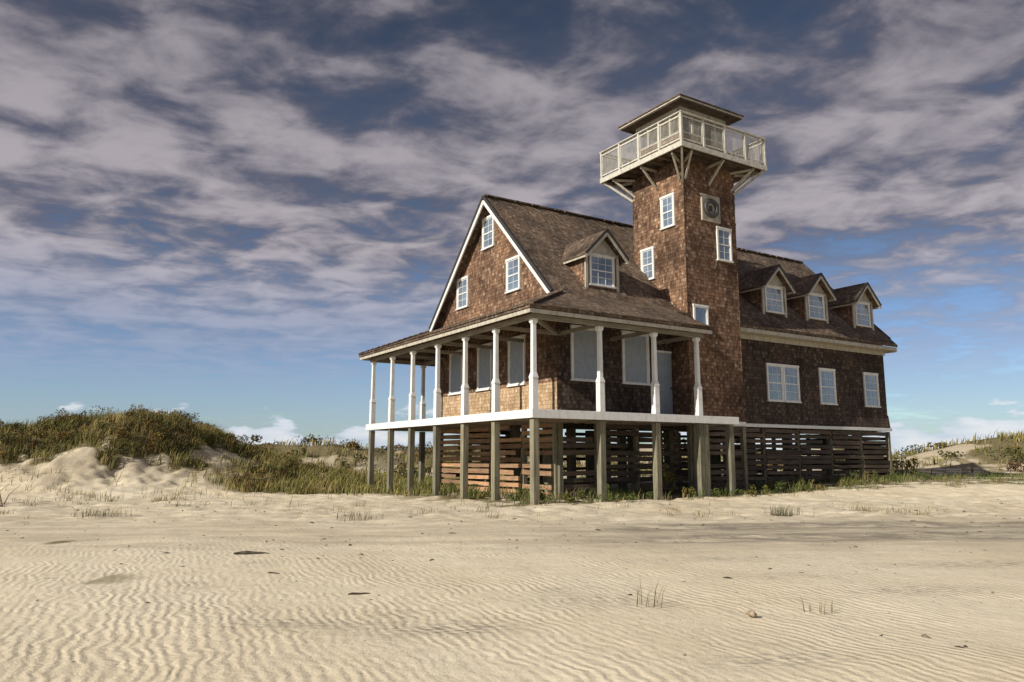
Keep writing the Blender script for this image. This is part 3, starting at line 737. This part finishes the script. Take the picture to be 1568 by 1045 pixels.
root=bpy.data.objects.new('dead_bush',None); scene.collection.objects.link(root)
for o_ in bl: o_.parent=root
sx,sy=1.9,6.3; sz=T(sx,sy)
pts=[];rad=[]
for i in range(12):
    t=i/11; pts.append((sx-.05+.1*t,sy+.03*t,sz+.05-.03*t)); rad.append([.006,.012,.02,.022,.03,.034,.04,.036,.03,.022,.015,.006][i])
sh=rod(pts,rad,'whelk_shell',M['shell'],12)
for p_ in sh.data.polygons: p_.use_smooth=True
n=3200
x=rng.uniform(-17,17,n); y=5+rng.uniform(0,1,n)**.8*17
keep=(fbm(x*.5,y*.9,55)+rng.uniform(-.15,.15,n))>.52; x=x[keep];y=y[keep];n=len(x)
z=terrain(x,y); oc=np.array([(1,0,0),(0,1,0),(-1,0,0),(0,-1,0),(0,0,1),(0,0,-1)],float)
of=np.array([(0,1,4),(1,2,4),(2,3,4),(3,0,4),(1,0,5),(2,1,5),(3,2,5),(0,3,5)])
s=rng.lognormal(-4.95,.5,n)*(.6+.06*y); asp=np.stack([s*rng.uniform(.8,3.2,n),s,s*rng.uniform(.3,.8,n)],-1)
A=rng.uniform(0,3.14,n); ca,sa=np.cos(A),np.sin(A)
q=oc[None]*asp[:,None]*rng.uniform(.7,1.3,(n,6,1))
qx=q[...,0]*ca[:,None]-q[...,1]*sa[:,None]; qy=q[...,0]*sa[:,None]+q[...,1]*ca[:,None]
vv=np.stack([qx+x[:,None],qy+y[:,None],q[...,2]+(z+s*.25)[:,None]],-1).reshape(-1,3)
ff=(of[None]+np.arange(n)[:,None,None]*6).reshape(-1,3)
pc=np.array([(.07,.055,.04),(.12,.1,.08),(.2,.17,.13),(.4,.36,.3),(.05,.045,.04)])
cc_=np.repeat(pc[rng.integers(0,5,n)],6,0)
bulk('beach_debris',vv,ff,3,M['leaf'],cc_)

# ------------------------------------------------------------ world
wd=bpy.data.worlds.new('World'); scene.world=wd; wd.use_nodes=True; nt=wd.node_tree; nt.nodes.clear(); g=N(nt)
PH=math.radians(6); EL=math.radians(28)
nb_=np.array([-bA[0],-bA[1]]); na_=np.array([-aA[0],-aA[1]]); sund=math.cos(PH)*nb_+math.sin(PH)*na_
az=math.atan2(sund[0],sund[1])
sky=g.node('ShaderNodeTexSky',sky_type='NISHITA'); sky.sun_disc=False; sky.sun_elevation=EL; sky.sun_rotation=az
sky.air_density=1.0; sky.dust_density=.4; sky.ozone_density=2.5
dr=g.node('ShaderNodeTexCoord').outputs['Generated']; s=g.sep(dr)
zc=g.m('ADD',g.m('MAXIMUM',s[2],.0),.10)
px=g.m('DIVIDE',s[0],zc); py=g.m('DIVIDE',s[1],zc)
pv=g.xyz(px,py,0.0)
mp=g.node('ShaderNodeMapping',{'Vector':pv,'Rotation':(0,0,math.radians(-25)),'Scale':(.85,1.0,1.0),'Location':(3.1,1.7,0)}).outputs[0]
big=g.noise(mp,.9,3,.5,.3,dims='2D')
med=g.noise(mp,4.6,5,.5,.3,dims='2D')
fin=g.noise(mp,13,4,.6,.1,dims='2D')
d1=g.m('ADD',g.m('MULTIPLY',big,.75),g.m('MULTIPLY',med,.75)); d1=g.m('ADD',d1,g.m('MULTIPLY',g.m('SUBTRACT',fin,.5),.25))
cov=g.mr(d1,.43,.77,0,1,True)
cov=g.m('MULTIPLY',cov,g.mr(s[2],.05,.24,.35,.96,True))
shade=g.mr(g.m('ADD',g.m('ADD',g.m('MULTIPLY',med,.65),g.m('MULTIPLY',big,.35)),g.m('MULTIPLY',g.m('SUBTRACT',fin,.5),.15)),.37,.67,0,1,True)
ccol=g.mix(shade,(1.3,1.33,1.85),(4.7,4.25,4.55))
ccol=g.mix(g.mr(s[2],.22,.6),ccol,g.mix(shade,(.72,.74,1.02),(2.8,2.58,2.9)))
ccol=g.mix(g.mr(s[2],.26,.08),ccol,(3.3,4.0,5.6))
skc=g.mix(1.0,sky.outputs[0],g.ramp(s[2],[(0,(.8,.95,1.0)),(.12,(.72,.8,1.0)),(.33,(.54,.49,.5)),(.6,(.37,.32,.31))]),'MULTIPLY')
col=g.mix(cov,skc,ccol)
aza=g.m('ARCTAN2',s[0],s[1])
cv=g.xyz(g.m('ADD',g.m('MULTIPLY',aza,8),2.2),g.m('MULTIPLY',s[2],26))
cn=g.noise(cv,1.1,5,.55,dims='2D')
lm=g.m('MULTIPLY',g.mr(g.m('SUBTRACT',cn,g.m('MULTIPLY',g.m('ABSOLUTE',g.m('SUBTRACT',s[2],.02)),5.5)),.38,.46,0,1,True),g.mr(s[2],.09,.05))
col=g.mix(g.m('MULTIPLY',lm,.8),col,g.mix(g.mr(cn,.4,.65),(4.8,5.7,7.2),(7.9,8.0,8.4)))
bg=g.node('ShaderNodeBackground',{'Color':col,'Strength':.105}); out=g.node('ShaderNodeOutputWorld'); link(nt,bg.outputs[0],out.inputs[0])
wd.name='sky'
sl=bpy.data.lights.new('sun','SUN'); sl.energy=5.0; sl.angle=math.radians(.53); sl.color=(1,.935,.81)
so=bpy.data.objects.new('sun',sl); scene.collection.objects.link(so)
sv=V((sund[0]*math.cos(EL),sund[1]*math.cos(EL),math.sin(EL))); so.rotation_euler=sv.to_track_quat('Z','Y').to_euler(); so.location=sv*60
cam=bpy.data.cameras.new('camera'); co=bpy.data.objects.new('camera',cam); scene.collection.objects.link(co)
co.location=(0,0,1.25); co.rotation_euler=(math.radians(90+8.65),0,0); cam.lens=26.8; cam.sensor_width=36; cam.clip_end=12000; cam.clip_start=.05
scene.camera=co
scene.view_settings.view_transform='Standard'; scene.view_settings.look='None'; scene.view_settings.exposure=0
